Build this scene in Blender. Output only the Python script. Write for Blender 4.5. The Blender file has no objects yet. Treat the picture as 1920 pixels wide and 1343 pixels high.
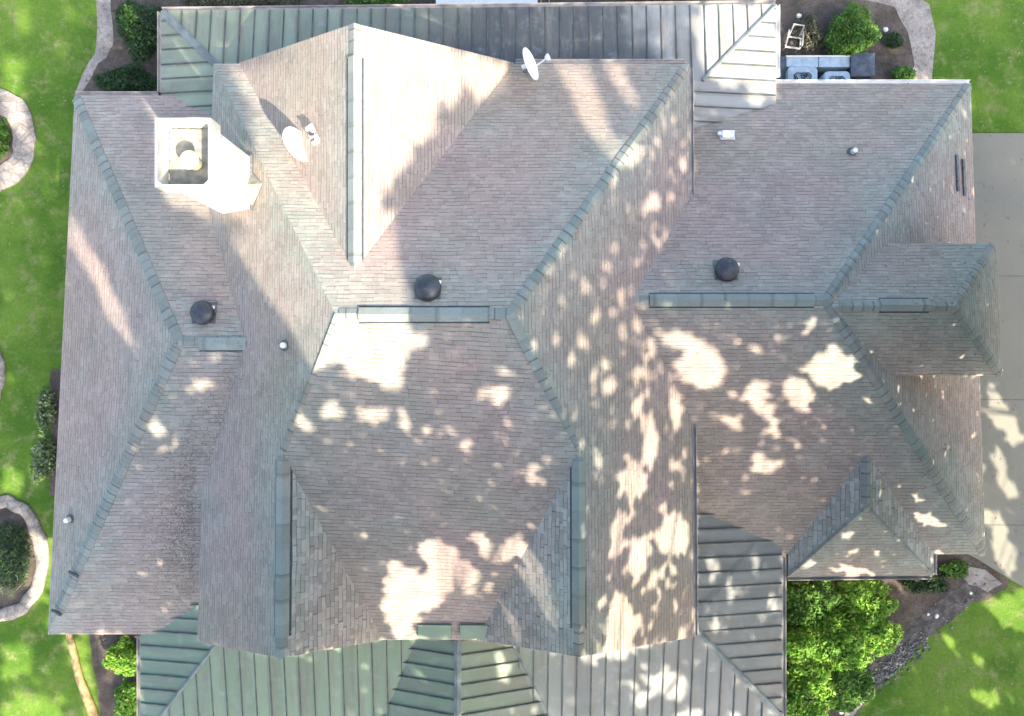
import bpy, bmesh, math, random
from mathutils import Vector, Matrix, noise
random.seed(7)
S = bpy.context.scene
V = Vector
C = S.collection

# ---------------------------------------------------------------- camera, light, exposure
HC, F = 30.0, 1700.0                      # camera height (m), focal length in photo pixels
cam_d = bpy.data.cameras.new('camera'); cam = bpy.data.objects.new('camera', cam_d); C.objects.link(cam)
cam.location = (0, 0, HC); cam.rotation_euler = (0, 0, 0)
cam_d.sensor_width = 36; cam_d.lens = F/1920*36; cam_d.clip_end = 2000
S.camera = cam
SUN = Vector((0.42, -0.54, 0.73)).normalized()      # towards the sun
w = bpy.data.worlds.new('World'); S.world = w; w.use_nodes = True
nt = w.node_tree; bg = nt.nodes['Background']
sky = nt.nodes.new('ShaderNodeTexSky'); sky.sky_type = 'NISHITA'; sky.sun_disc = False
sky.sun_elevation = math.asin(SUN.z); sky.sun_rotation = math.atan2(SUN.x, SUN.y)
sky.air_density = 1.0; sky.dust_density = 3.0; sky.ozone_density = 0.6
nt.links.new(sky.outputs[0], bg.inputs[0]); bg.inputs[1].default_value = 0.15
sd = bpy.data.lights.new('sun', 'SUN'); sd.energy = 3.9; sd.angle = math.radians(0.8); sd.color = (1.0, 0.875, 0.72)
so = bpy.data.objects.new('sun', sd); C.objects.link(so); so.rotation_euler = (-SUN).to_track_quat('-Z', 'Y').to_euler()
so.location = (10, -20, 40)
S.view_settings.view_transform = 'Standard'; S.view_settings.look = 'None'
S.view_settings.exposure = 1.97; S.view_settings.gamma = 1.0

# ---------------------------------------------------------------- helpers
def P(px, py, z):                          # point at height z seen at a photo pixel
    d = (HC - z)/F
    return Vector(((px-960)*d, (671.5-py)*d, z))
def tag(o, label=None, cat=None, group=None, kind=None):
    if label: o['label'] = label
    if cat: o['category'] = cat
    if group: o['group'] = group
    if kind: o['kind'] = kind
    return o
def empty(name, loc, label, cat, group=None, rz=0):
    o = bpy.data.objects.new(name, None); C.objects.link(o); o.location = loc; o.rotation_euler.z = rz
    o.empty_display_size = .2
    return tag(o, label, cat, group)
class MB:
    def __init__(s): s.v = []; s.f = []; s.uv = []; s.mi = []
    def face(s, pts, uv=None, mi=0):
        b = len(s.v); s.v += [tuple(p) for p in pts]; s.f.append(list(range(b, b+len(pts))))
        s.uv.append(uv or [(0, 0)]*len(pts)); s.mi.append(mi)
    def box(s, c, size, rot=None, mi=0):
        c = Vector(c); hx, hy, hz = [a/2 for a in size]
        R = rot or Matrix.Identity(3)
        q = [c + R @ Vector((x*hx, y*hy, z*hz)) for x in (-1, 1) for y in (-1, 1) for z in (-1, 1)]
        for f in ((0,1,3,2),(4,6,7,5),(0,4,5,1),(2,3,7,6),(0,2,6,4),(1,5,7,3)): s.face([q[i] for i in f], mi=mi)
    def tube(s, pts, rad, n=8, cap=True, mi=0):
        pts = [Vector(p) for p in pts]
        if not hasattr(rad, '__len__'): rad = [rad]*len(pts)
        rings = []
        for i, p in enumerate(pts):
            d = (pts[min(i+1, len(pts)-1)] - pts[max(i-1, 0)])
            if d.length < 1e-9: d = Vector((0, 0, 1))
            d.normalize(); a = d.orthogonal().normalized() if abs(d.z) < .99 else Vector((1, 0, 0))
            if i and rings:
                a = pa - d*pa.dot(d); a.normalize()
            pa = a; b = d.cross(a)
            rings.append([p + (a*math.cos(t) + b*math.sin(t))*rad[i] for t in [k*2*math.pi/n for k in range(n)]])
        for i in range(len(rings)-1):
            for k in range(n):
                s.face([rings[i][k], rings[i][(k+1) % n], rings[i+1][(k+1) % n], rings[i+1][k]], mi=mi)
        if cap: s.face(rings[0][::-1], mi=mi); s.face(rings[-1], mi=mi)
    def lathe(s, prof, c=(0, 0, 0), n=28, R=None, mi=0):
        c = Vector(c); R = R or Matrix.Identity(3)
        rs = [[c + R @ Vector((r*math.cos(k*2*math.pi/n), r*math.sin(k*2*math.pi/n), z)) for k in range(n)] for r, z in prof]
        for i in range(len(rs)-1):
            for k in range(n):
                s.face([rs[i][k], rs[i][(k+1) % n], rs[i+1][(k+1) % n], rs[i+1][k]], mi=mi)
    def build(s, name, mats, parent=None, smooth=False, weld=False, bevel=0):
        me = bpy.data.meshes.new(name); me.from_pydata(s.v, [], s.f)
        ul = me.uv_layers.new(name='UVMap')
        flat = [c for u in s.uv for p in u for c in p]; ul.data.foreach_set('uv', flat)
        for m in (mats if isinstance(mats, (list, tuple)) else [mats]): me.materials.append(m)
        me.polygons.foreach_set('material_index', s.mi)
        if weld or smooth or bevel:
            bm = bmesh.new(); bm.from_mesh(me); bmesh.ops.remove_doubles(bm, verts=bm.verts, dist=1e-5)
            bmesh.ops.recalc_face_normals(bm, faces=bm.faces); bm.to_mesh(me); bm.free()
        if smooth: me.polygons.foreach_set('use_smooth', [True]*len(me.polygons))
        o = bpy.data.objects.new(name, me); C.objects.link(o)
        if bevel:
            b = o.modifiers.new('bevel', 'BEVEL'); b.width = bevel; b.segments = 2
        if smooth: 
            me.set_sharp_from_angle(angle=math.radians(40))
        if parent:
            o.parent = parent
            r = parent
            M = Matrix.Identity(4)
            while r: M = r.matrix_basis @ M; r = r.parent
            me.transform(M.inverted())
        return o
# (children are modelled in world space and moved into their parent's space by build)

# ---------------------------------------------------------------- materials
def mat(name, rough=.85, spec=.3):
    m = bpy.data.materials.new(name); m.use_nodes = True
    b = m.node_tree.nodes['Principled BSDF']; b.inputs['Roughness'].default_value = rough
    b.inputs['Specular IOR Level'].default_value = spec
    return m, m.node_tree, b
class N:
    def __init__(s, t): s.t = t
    def n(s, ty, **k):
        x = s.t.nodes.new(ty)
        for a, v in k.items(): setattr(x, a, v)
        return x
    def put(s, sock, v):
        if hasattr(v, 'is_linked') or hasattr(v, 'links'): s.t.links.new(v, sock)
        else: sock.default_value = v
    def m(s, op, a, b=0.0, c=0.0, clamp=False):
        x = s.n('ShaderNodeMath', operation=op, use_clamp=clamp)
        s.put(x.inputs[0], a); s.put(x.inputs[1], b); s.put(x.inputs[2], c); return x.outputs[0]
    def mix(s, f, a, b, mode='MIX'):
        x = s.n('ShaderNodeMix', data_type='RGBA', blend_type=mode); s.put(x.inputs[0], f)
        for i, v in ((6, a), (7, b)):
            s.put(x.inputs[i], v if hasattr(v, 'links') else (*v, 1.0))
        return x.outputs[2]
    def noise(s, vec, scale, detail=3, rough=.55, dist=0):
        x = s.n('ShaderNodeTexNoise'); s.put(x.inputs['Vector'], vec); x.inputs['Scale'].default_value = scale
        x.inputs['Detail'].default_value = detail; x.inputs['Roughness'].default_value = rough
        x.inputs['Distortion'].default_value = dist; return x.outputs[0]
    def ramp(s, f, lo, hi, a=0.0, b=1.0, smooth=True):
        x = s.n('ShaderNodeMapRange', interpolation_type='SMOOTHSTEP' if smooth else 'LINEAR')
        for i, v in enumerate((f, lo, hi, a, b)): s.put(x.inputs[i], v)
        return x.outputs[0]
    def map(s, vec, sc):
        x = s.n('ShaderNodeMapping'); s.put(x.inputs[0], vec); x.inputs['Scale'].default_value = sc; return x.outputs[0]
    def bump(s, b, h, strength, dist):
        x = s.n('ShaderNodeBump'); x.inputs['Strength'].default_value = strength; x.inputs['Distance'].default_value = dist
        s.put(x.inputs['Height'], h); s.t.links.new(x.outputs[0], b.inputs['Normal'])
def pos(n): return n.n('ShaderNodeNewGeometry').outputs['Position']
def plain(name, col, rough=.6, spec=.3, metal=0, var=.12, scale=6, bump=0):
    m, t, b = mat(name, rough, spec); n = N(t); p = pos(n)
    f = n.noise(p, scale, 4)
    dark = tuple(c*(1-var*2.2) for c in col); lite = tuple(min(1, c*(1+var)) for c in col)
    t.links.new(n.mix(n.ramp(f, .3, .7), dark, lite), b.inputs['Base Color']); b.inputs['Metallic'].default_value = metal
    if bump: n.bump(b, n.noise(p, scale*6, 4), bump, .02)
    return m

def shingle(name, row, tabw, base_a, base_b, moss, mossamt, linek=.55, keyk=.35, contrast=1.0, wobk=1.1, browns=.38):
    m, t, b = mat(name, .9, .2); n = N(t)
    uv = n.n('ShaderNodeUVMap').outputs[0]; p = pos(n)
    sep = n.n('ShaderNodeSeparateXYZ'); n.put(sep.inputs[0], uv); u, v = sep.outputs[0], sep.outputs[1]
    wob = n.m('MULTIPLY', n.m('SUBTRACT', n.noise(p, .9, 3), .5), row*wobk)
    v2 = n.m('ADD', v, wob)
    r = n.m('DIVIDE', v2, row); ri = n.m('FLOOR', r); fr = n.m('FRACT', r)
    wn = n.n('ShaderNodeTexWhiteNoise', noise_dimensions='1D'); n.put(wn.inputs['W'], ri)
    uu = n.m('ADD', n.m('DIVIDE', u, tabw), n.m('MULTIPLY', wn.outputs[0], 7.3))
    # uneven tab widths
    uu = n.m('ADD', uu, n.m('MULTIPLY', n.m('SINE', n.m('ADD', n.m('MULTIPLY', uu, 2.4), n.m('MULTIPLY', ri, 1.7))), .28))
    ui = n.m('FLOOR', uu); fu = n.m('FRACT', uu)
    cv = n.n('ShaderNodeCombineXYZ'); n.put(cv.inputs[0], ui); n.put(cv.inputs[1], ri)
    w2 = n.n('ShaderNodeTexWhiteNoise', noise_dimensions='2D'); n.put(w2.inputs['Vector'], cv.outputs[0])
    tone = w2.outputs[0]
    sepc = n.n('ShaderNodeSeparateColor'); n.put(sepc.inputs[0], w2.outputs[1])
    col = n.mix(n.ramp(n.noise(p, .35, 4), .35, .65), base_a, base_b)
    col = n.mix(n.m('MULTIPLY', n.ramp(n.noise(p, .16, 3), .47, .62), browns), col, (.30, .235, .18))
    # tab to tab tone, granule speckle and slow weathering
    k = n.m('ADD', n.m('MULTIPLY', n.m('SUBTRACT', tone, .5), .42*contrast), 1.0)
    g = n.m('ADD', n.m('MULTIPLY', n.m('SUBTRACT', n.noise(p, 26, 3, .7), .5), .55), 1.0)
    wthr = n.m('ADD', n.m('MULTIPLY', n.m('SUBTRACT', n.noise(p, 1.3, 5, .6), .5), .5), 1.0)
    k = n.m('MULTIPLY', n.m('MULTIPLY', k, g), wthr)
    # butt edge gap, its shadow painted in as a dark line, and key slots
    lw = n.m('ADD', n.m('MULTIPLY', sepc.outputs[0], .12), .18)
    line = n.m('SUBTRACT', 1.0, n.ramp(fr, 0.04, lw))
    amp = n.m('ADD', n.m('MULTIPLY', sepc.outputs[1], 1.5), -.05, clamp=True)
    line = n.m('MULTIPLY', line, amp)
    key = n.m('MULTIPLY', n.m('SUBTRACT', 1.0, n.ramp(fu, .03, .09)), n.m('GREATER_THAN', sepc.outputs[2], .35))
    k = n.m('MULTIPLY', k, n.m('SUBTRACT', 1.0, n.m('MULTIPLY', line, linek)))
    k = n.m('MULTIPLY', k, n.m('SUBTRACT', 1.0, n.m('MULTIPLY', key, keyk)))
    if mossamt:
        # lichen gathers towards the ridges (attribute rides in vertex data: 1 at a ridge or hip)
        at = n.n('ShaderNodeAttribute'); at.attribute_name = 'lichen'
        f = n.m('ADD', n.m('MULTIPLY', at.outputs['Fac'], .75), n.m('MULTIPLY', n.ramp(n.noise(p, .5, 5, .65), .46, .75), .45))
        f = n.m('MULTIPLY', f, n.ramp(n.noise(p, 5, 4, .7), .25, .6))
        col = n.mix(n.m('MULTIPLY', f, mossamt, clamp=True), col, moss)
    comb = n.n('ShaderNodeCombineColor')
    for i in range(3): n.put(comb.inputs[i], k)
    t.links.new(n.mix(1.0, col, comb.outputs[0], 'MULTIPLY'), b.inputs['Base Color'])
    h = n.m('ADD', n.m('MULTIPLY', fr, -.6), n.m('MULTIPLY', tone, .4))
    n.bump(b, n.m('ADD', h, n.m('MULTIPLY', n.noise(p, 30, 3), .4)), .5, .02)
    return m

TEAL = (.25, .30, .26)
M_sh = shingle('roof_shingles', .112, .19, (.335, .262, .228), (.305, .268, .222), TEAL, .8, linek=.62, keyk=.22, contrast=.52)
M_sh_coarse = shingle('roof_shingles_coarse', .135, .21, (.345, .295, .255), (.35, .31, .25), (.30, .35, .31), .95, linek=.6, keyk=.5, contrast=.95)
M_cap = shingle('ridge_cap_shingles', .27, 5.0, (.215, .245, .225), (.24, .255, .23), TEAL, 0, linek=.5, keyk=0, contrast=.6, wobk=0)
M_vent = shingle('ridge_vent_shingles', .62, 9.0, (.225, .26, .235), (.25, .27, .24), TEAL, 0, linek=.3, keyk=0, contrast=.6, wobk=0)

def metal_mat(name, green, slate, gx0, gx1):
    m, t, b = mat(name, .42, .5); n = N(t); p = pos(n)
    uv = n.n('ShaderNodeUVMap').outputs[0]
    sep = n.n('ShaderNodeSeparateXYZ'); n.put(sep.inputs[0], p)
    sep2 = n.n('ShaderNodeSeparateXYZ'); n.put(sep2.inputs[0], uv)
    pan = n.n('ShaderNodeTexWhiteNoise', noise_dimensions='1D'); n.put(pan.inputs['W'], n.m('FLOOR', n.m('DIVIDE', sep2.outputs[0], .43)))
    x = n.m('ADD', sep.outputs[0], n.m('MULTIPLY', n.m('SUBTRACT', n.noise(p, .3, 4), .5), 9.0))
    f = n.ramp(x, gx0, gx1)
    col = n.mix(f, green, slate)
    col = n.mix(n.ramp(x, gx1+4.5, gx1+6), col, (.30, .30, .27))  # sunlit whitening painted into the colour towards the east end
    st = n.noise(n.map(uv, (3.2, .5, 1)), 1.0, 5, .7)
    col = n.mix(n.ramp(st, .45, .7, 0, .7), col, (.19, .165, .125))
    col = n.mix(n.ramp(n.noise(p, 2.4, 5, .7), .5, .8, 0, .45), col, (.33, .36, .33))
    k = n.m('ADD', n.m('MULTIPLY', n.m('SUBTRACT', pan.outputs[0], .5), .22), 1.0)
    comb = n.n('ShaderNodeCombineColor')
    for i in range(3): n.put(comb.inputs[i], k)
    t.links.new(n.mix(1.0, col, comb.outputs[0], 'MULTIPLY'), b.inputs['Base Color'])
    n.put(b.inputs['Roughness'], n.ramp(n.noise(p, 1.5, 4), .3, .7, .38, .6))
    n.bump(b, n.noise(n.map(uv, (2.2, .25, 1)), 1.0, 3), .35, .05)
    return m
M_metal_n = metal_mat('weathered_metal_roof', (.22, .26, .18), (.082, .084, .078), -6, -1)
M_metal_s = metal_mat('green_metal_roof', (.185, .255, .165), (.19, .205, .19), -3, 5)
M_seam = plain('metal_seam', (.10, .115, .105), .5, .4, 0, .2, 3)
M_slot = plain('vent_slot', (.05, .06, .065), .8)
M_seam_l = plain('metal_hip_cap', (.17, .20, .19), .5, .4, 0, .15, 3)
M_white = plain('white_paint', (.74, .73, .68), .6, .3, 0, .04, 5)
M_gutter = plain('gutter_paint', (.34, .32, .30), .5, .4, 0, .12, 3)
M_cream = plain('chimney_siding', (.62, .60, .52), .7, .3, 0, .05, 4)
M_wall = plain('brick_wall', (.32, .22, .17), .9, .2, 0, .15, 8)
M_fascia = plain('dark_fascia', (.17, .155, .15), .8, .2, 0, .15, 4)
M_bracket = plain('bracket_paint', (.26, .27, .20), .6, .3, 0, .05, 4)
M_tray = plain('chimney_tray_steel', (.27, .27, .235), .6, .5, 0.2, .15, 5)
M_flue = plain('flue_steel', (.50, .47, .33), .35, .5, .35, .1, 5)
M_black = plain('black_vent', (.045, .05, .056), .35, .6, .1, .2, 6)
M_lead = plain('lead_flashing', (.13, .15, .16), .6, .4, .2, .2, 9)
M_dish = plain('dish_enamel', (.74, .75, .77), .4, .4, 0, .03, 4)
M_greyplastic = plain('dark_grey_plastic', (.06, .06, .06), .5)
M_ac = plain('painted_steel_blue_grey', (.40, .50, .55), .45, .4, .1, .1, 5)
M_acdark = plain('fan_recess', (.018, .024, .028), .7)
M_box = plain('slate_grey_lid', (.085, .105, .13), .55, .4, 0, .2, 5)
M_pale = plain('weathered_white_plastic', (.50, .47, .43), .6, .3, 0, .15, 12)
M_conc = None

def ground_mat(name, a, b_, c, s1, s2, bump=.5, rough=.95, dist=0.0):
    m, t, b = mat(name, rough, .15); n = N(t); p = pos(n)
    col = n.mix(n.ramp(n.noise(p, s1, 6, .6, dist), .35, .65), a, b_)
    col = n.mix(n.ramp(n.noise(p, s2, 5, .75), .48, .72), col, c)
    f = n.m('ADD', n.m('MULTIPLY', n.noise(p, 32, 3, .8), .5), n.m('MULTIPLY', n.noise(p, 9, 4, .8), .5))
    k = n.m('ADD', n.m('MULTIPLY', n.m('SUBTRACT', f, .5), 2.0), 1.0)
    comb = n.n('ShaderNodeCombineColor')
    for i in range(3): n.put(comb.inputs[i], k)
    t.links.new(n.mix(1.0, col, comb.outputs[0], 'MULTIPLY'), b.inputs['Base Color'])
    n.bump(b, f, bump, .05)
    return m
M_lawn = ground_mat('lawn_grass', (.055, .125, .014), (.115, .20, .028), (.19, .21, .08), .38, 1.6, .8)
M_mulch = ground_mat('mulch', (.085, .068, .058), (.14, .115, .098), (.05, .06, .035), 1.3, 5, .9)
M_gravel = ground_mat('pale_gravel', (.25, .225, .20), (.36, .33, .29), (.15, .13, .11), 1.6, 7, .9)
M_rock = ground_mat('dark_stone_bed', (.075, .066, .06), (.16, .15, .145), (.05, .045, .04), 3, 9, 1.0)
M_cob = ground_mat('cobble_stone', (.10, .10, .10), (.26, .26, .26), (.34, .33, .31), 4, 3, .5)
M_stone = ground_mat('stone_edging', (.28, .25, .22), (.38, .345, .30), (.21, .185, .16), 2.0, 6, .8)
def joints(m):
    t = m.node_tree; n = N(t); b = t.nodes['Principled BSDF']; src = b.inputs['Base Color'].links[0].from_socket
    v = n.n('ShaderNodeTexVoronoi', feature='DISTANCE_TO_EDGE'); n.put(v.inputs['Vector'], pos(n)); v.inputs['Scale'].default_value = 3.6
    c = n.n('ShaderNodeTexVoronoi'); n.put(c.inputs['Vector'], pos(n)); c.inputs['Scale'].default_value = 3.6
    w3 = n.n('ShaderNodeSeparateColor'); n.put(w3.inputs[0], c.outputs['Color'])
    k = n.m('MULTIPLY', n.ramp(v.outputs[0], .0, .09, .72, 1.0), n.m('ADD', n.m('MULTIPLY', w3.outputs[0], .3), .8))
    cc = n.n('ShaderNodeCombineColor')
    for i in range(3): n.put(cc.inputs[i], k)
    t.links.new(n.mix(1.0, src, cc.outputs[0], 'MULTIPLY'), b.inputs['Base Color'])
joints(M_stone)
M_log = plain('weathered_timber', (.36, .27, .13), .85, .2, 0, .2, 7, .5)

def conc():
    m, t, b = mat('driveway_concrete', .9, .2); n = N(t); p = pos(n)
    col = n.mix(n.ramp(n.noise(p, .5, 5), .3, .7), (.178, .18, .15), (.215, .208, .165))
    col = n.mix(n.ramp(n.noise(p, 4, 6, .7), .55, .8, 0, .5), col, (.14, .14, .12))
    col = n.mix(n.ramp(n.noise(p, 40, 3, .7), .4, .7, 0, .35), col, (.24, .235, .20))
    t.links.new(col, b.inputs['Base Color']); n.bump(b, n.noise(p, 30, 4), .3, .01)
    return m
M_conc = conc()
M_joint = plain('concrete_joint', (.12, .118, .10), .9)

def leaf_mat(name, a, b_, c):
    m, t, b = mat(name, .55, .35); n = N(t)
    g = n.n('ShaderNodeNewGeometry')
    r = g.outputs['Random Per Island']
    col = n.mix(n.ramp(r, .1, .8), a, b_); col = n.mix(n.ramp(r, .82, .95), col, c)
    k = n.ramp(n.noise(g.outputs['Position'], 2.5, 3), .35, .65, .65, 1.3)
    comb = n.n('ShaderNodeCombineColor')
    for i in range(3): n.put(comb.inputs[i], k)
    t.links.new(n.mix(1.0, col, comb.outputs[0], 'MULTIPLY'), b.inputs['Base Color'])
    tr = n.n('ShaderNodeBsdfTranslucent'); n.put(tr.inputs[0], col); ms = n.n('ShaderNodeMixShader')
    ms.inputs[0].default_value = .3
    out = t.nodes['Material Output']
    t.links.new(b.outputs[0], ms.inputs[1]); t.links.new(tr.outputs[0], ms.inputs[2]); t.links.new(ms.outputs[0], out.inputs[0])
    return m
L_bright = leaf_mat('leaf_bright', (.10, .25, .022), (.20, .40, .04), (.38, .48, .08))
L_mid = leaf_mat('leaf_mid', (.06, .16, .02), (.115, .25, .035), (.20, .31, .07))
L_dark = leaf_mat('leaf_dark', (.02, .055, .018), (.04, .09, .03), (.10, .15, .05))
L_pale = leaf_mat('leaf_pale', (.10, .17, .06), (.20, .27, .11), (.45, .46, .33))
L_dry = leaf_mat('leaf_dry', (.09, .10, .05), (.16, .15, .085), (.24, .22, .16))
L_tree = leaf_mat('leaf_tree', (.04, .08, .02), (.07, .12, .03), (.10, .15, .04))
M_bark = plain('bark', (.13, .10, .08), .95, .1, 0, .25, 5, .6)

# ---------------------------------------------------------------- ground (structure)
def sheet(name, px, z, m, kind='structure', label=None, sub=True):
    mb = MB(); top = [P(x, y, z) for x, y in px]
    mb.face(top)
    for i in range(len(top)):
        a, b = top[i], top[(i+1) % len(top)]
        mb.face([a, b, b - Vector((0, 0, z+.02)), a - Vector((0, 0, z+.02))])
    o = mb.build(name, m, weld=True); tag(o, kind=kind); 
    if label: o['label'] = label
    return o
def wob(pts, amp=5, step=22, seed=0):
    out = []
    for i in range(len(pts)):
        a, b = Vector(pts[i]).to_2d() if len(pts[i]) > 2 else Vector(pts[i]), Vector(pts[(i+1) % len(pts)])
        L = (b-a).length; k = max(1, int(L/step))
        for j in range(k):
            q = a.lerp(b, j/k)
            d = noise.noise_vector(Vector((q.x*.02, q.y*.02, seed)))
            d2 = noise.noise_vector(Vector((q.x*.09, q.y*.09, seed+5)))
            out.append((q.x + amp*(d.x+.5*d2.x), q.y + amp*(d.y+.5*d2.y)))
    return out
mb = MB(); R = 400; mb.face([(-R, -R, 0), (R, -R, 0), (R, R, 0), (-R, R, 0)])
tag(mb.build('lawn', M_lawn), kind='structure')
sheet('mulch_bed', wob([(184, -120), (1430, -120), (1430, 240), (150, 240), (152, 175), (168, 140), (186, 90), (196, 40)], 8), .012, M_mulch)
sheet('mulch_bed', wob([(1430, -10), (1560, -6), (1690, -8), (1728, 30), (1736, 90), (1745, 200), (1430, 240)], 8, seed=2), .016, M_mulch)
sheet('gravel_border', wob([(1640, -40), (1700, -20), (1742, 10), (1752, 60), (1748, 120), (1752, 190), (1690, 190), (1712, 120), (1704, 60), (1672, 14), (1600, -6)], 9, seed=3), .024, M_gravel)
sheet('gravel_path', wob([(168, -60), (205, -60), (206, 20), (212, 80), (200, 110), (185, 120), (165, 150), (150, 178), (140, 178), (152, 140), (178, 100), (184, 50)], 4, seed=4), .020, M_gravel)
sheet('mulch_bed', wob([(1440, 1000), (1840, 1000), (1880, 1060), (1890, 1100), (1805, 1140), (1730, 1205), (1655, 1275), (1595, 1350), (1560, 1480), (1440, 1480)], 8, seed=6), .014, M_mulch)
sheet('stone_bed', wob([(1850, 1070), (1882, 1098), (1815, 1135), (1740, 1200), (1665, 1270), (1610, 1330), (1580, 1420), (1560, 1420), (1608, 1290), (1636, 1240), (1665, 1215), (1710, 1170), (1780, 1110)], 7, 14, seed=8), .022, M_rock)
sheet('gravel_border', wob([(1640, 1290), (1600, 1345), (1585, 1420), (1540, 1420), (1590, 1330), (1610, 1285)], 5, 14, seed=9), .030, M_gravel)
sheet('gravel_border', wob([(1800, 1058), (1850, 1070), (1880, 1095), (1850, 1110), (1815, 1095)], 5, 14, seed=10), .032, M_gravel)
sheet('mulch_bed', wob([(165, 1170), (420, 1170), (420, 1460), (200, 1460), (192, 1340), (175, 1250)], 6, seed=11), .013, M_mulch)
sheet('mulch_bed', wob([(96, 690), (150, 690), (150, 930), (92, 930)], 5, seed=12), .013, M_mulch)
# driveway: a slab with joints
sheet('driveway', [(1760, 250), (2700, 250), (2700, 1560), (2350, 1340), (1925, 1104), (1880, 1078), (1835, 1050), (1760, 1010)], .06, M_conc)
mb = MB()
for y in (518, 750, 985):
    a, b = P(1790, y, .064), P(2700, y+4, .064); mb.face([a, b, b+Vector((0, .022, 0)), a+Vector((0, .022, 0))])
tag(mb.build('driveway_joints', M_joint), kind='structure')

# ---------------------------------------------------------------- the house
house = empty('house', (0, 0, 0), 'large house under steep grey shingle hip roofs with green standing-seam metal porch roofs', 'house')
class Plane:
    def __init__(s, pts):
        n = Vector((0, 0, 0)); c = Vector((0, 0, 0))
        for i in range(len(pts)):
            a, b = pts[i], pts[(i+1) % len(pts)]
            n += a.cross(b); c += a
        s.c = c/len(pts); s.n = n.normalized()
        if s.n.z < 0: s.n = -s.n
        s.u = Vector((0, 0, 1)).cross(s.n); s.u.normalize(); s.v = s.n.cross(s.u)
    def z(s, x, y): return s.c.z - (s.n.x*(x-s.c.x) + s.n.y*(y-s.c.y))/s.n.z
    def uv(s, p): return (p.dot(s.u), p.dot(s.v))
def seglen(p, a, b):
    ab = b-a; t = max(0, min(1, (p-a).dot(ab)/ab.length_squared)); return (p-(a+ab*t)).length
def roof(name, facets, ridges=(), coarse=(), thick=.2, label=None, parent=house):
    """facets: lists of 3-D corners.  Shingle faces gridded so that the lichen attribute can follow the ridges."""
    mb = MB(); planes = []
    for i, pts in enumerate(facets):
        pts = [Vector(p) for p in pts]; pl = Plane(pts); planes.append(pl)
        if (pts[1]-pts[0]).cross(pts[2]-pts[0]).z < 0: pts = pts[::-1]
        mb.face(pts, [pl.uv(p) for p in pts], 1 if i in coarse else 0)
    me = bpy.data.meshes.new(name); me.from_pydata(mb.v, [], mb.f)
    ul = me.uv_layers.new(name='UVMap'); ul.data.foreach_set('uv', [c for u in mb.uv for p in u for c in p])
    me.polygons.foreach_set('material_index', mb.mi)
    bm = bmesh.new(); bm.from_mesh(me)
    bmesh.ops.triangulate(bm, faces=bm.faces)
    for _ in range(5):
        es = [e for e in bm.edges if e.calc_length() > .8]
        if not es: break
        bmesh.ops.subdivide_edges(bm, edges=es, cuts=1, use_grid_fill=False)
        bmesh.ops.triangulate(bm, faces=bm.faces)
    ly = bm.verts.layers.float.new('lichen')
    for vv in bm.verts:
        d = min([seglen(vv.co, Vector(a), Vector(b)) for a, b in ridges] + [9])
        vv[ly] = max(0, 1 - d/1.5)
    bm.to_mesh(me); bm.free()
    for m in (M_sh, M_sh_coarse): me.materials.append(m)
    o = bpy.data.objects.new(name, me); C.objects.link(o); o.parent = parent
    if label: o['label'] = label
    # eave boards and underside
    fb = MB(); cnt = {}
    for pts in facets:
        for i in range(len(pts)):
            a, b = tuple(pts[i]), tuple(pts[(i+1) % len(pts)])
            k = tuple(sorted((tuple(round(c, 3) for c in a), tuple(round(c, 3) for c in b)))); cnt.setdefault(k, []).append((a, b))
    dz = Vector((0, 0, thick)); e0 = Vector((0, 0, .004))
    for k, l in cnt.items():
        if len(l) == 1:
            a, b = Vector(l[0][0])-e0, Vector(l[0][1])-e0; fb.face([a, b, b-dz, a-dz])
    for pts in facets: fb.face([Vector(p)-dz for p in pts])
    f = fb.build('fascia', M_fascia, o)
    return o, planes
def side_strip(mb, p0, p1, plA, plB, wd, lift, uvs=1.0, cut=None):
    """an inverted-V strip following the two slopes along a ridge or hip"""
    p0, p1 = Vector(p0), Vector(p1); d = (p1-p0); L = d.length
    h = Vector((d.x, d.y, 0)).normalized(); s = Vector((-h.y, h.x, 0))
    if plA.z(*(p0+s).xy) > plB.z(*(p0+s).xy): plA, plB = plB, plA      # A lies on +s side (lower there)
    def pt(p, o, pl, up): q = p + s*o; return Vector((q.x, q.y, pl.z(q.x, q.y)+up))
    return s, pt
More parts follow.
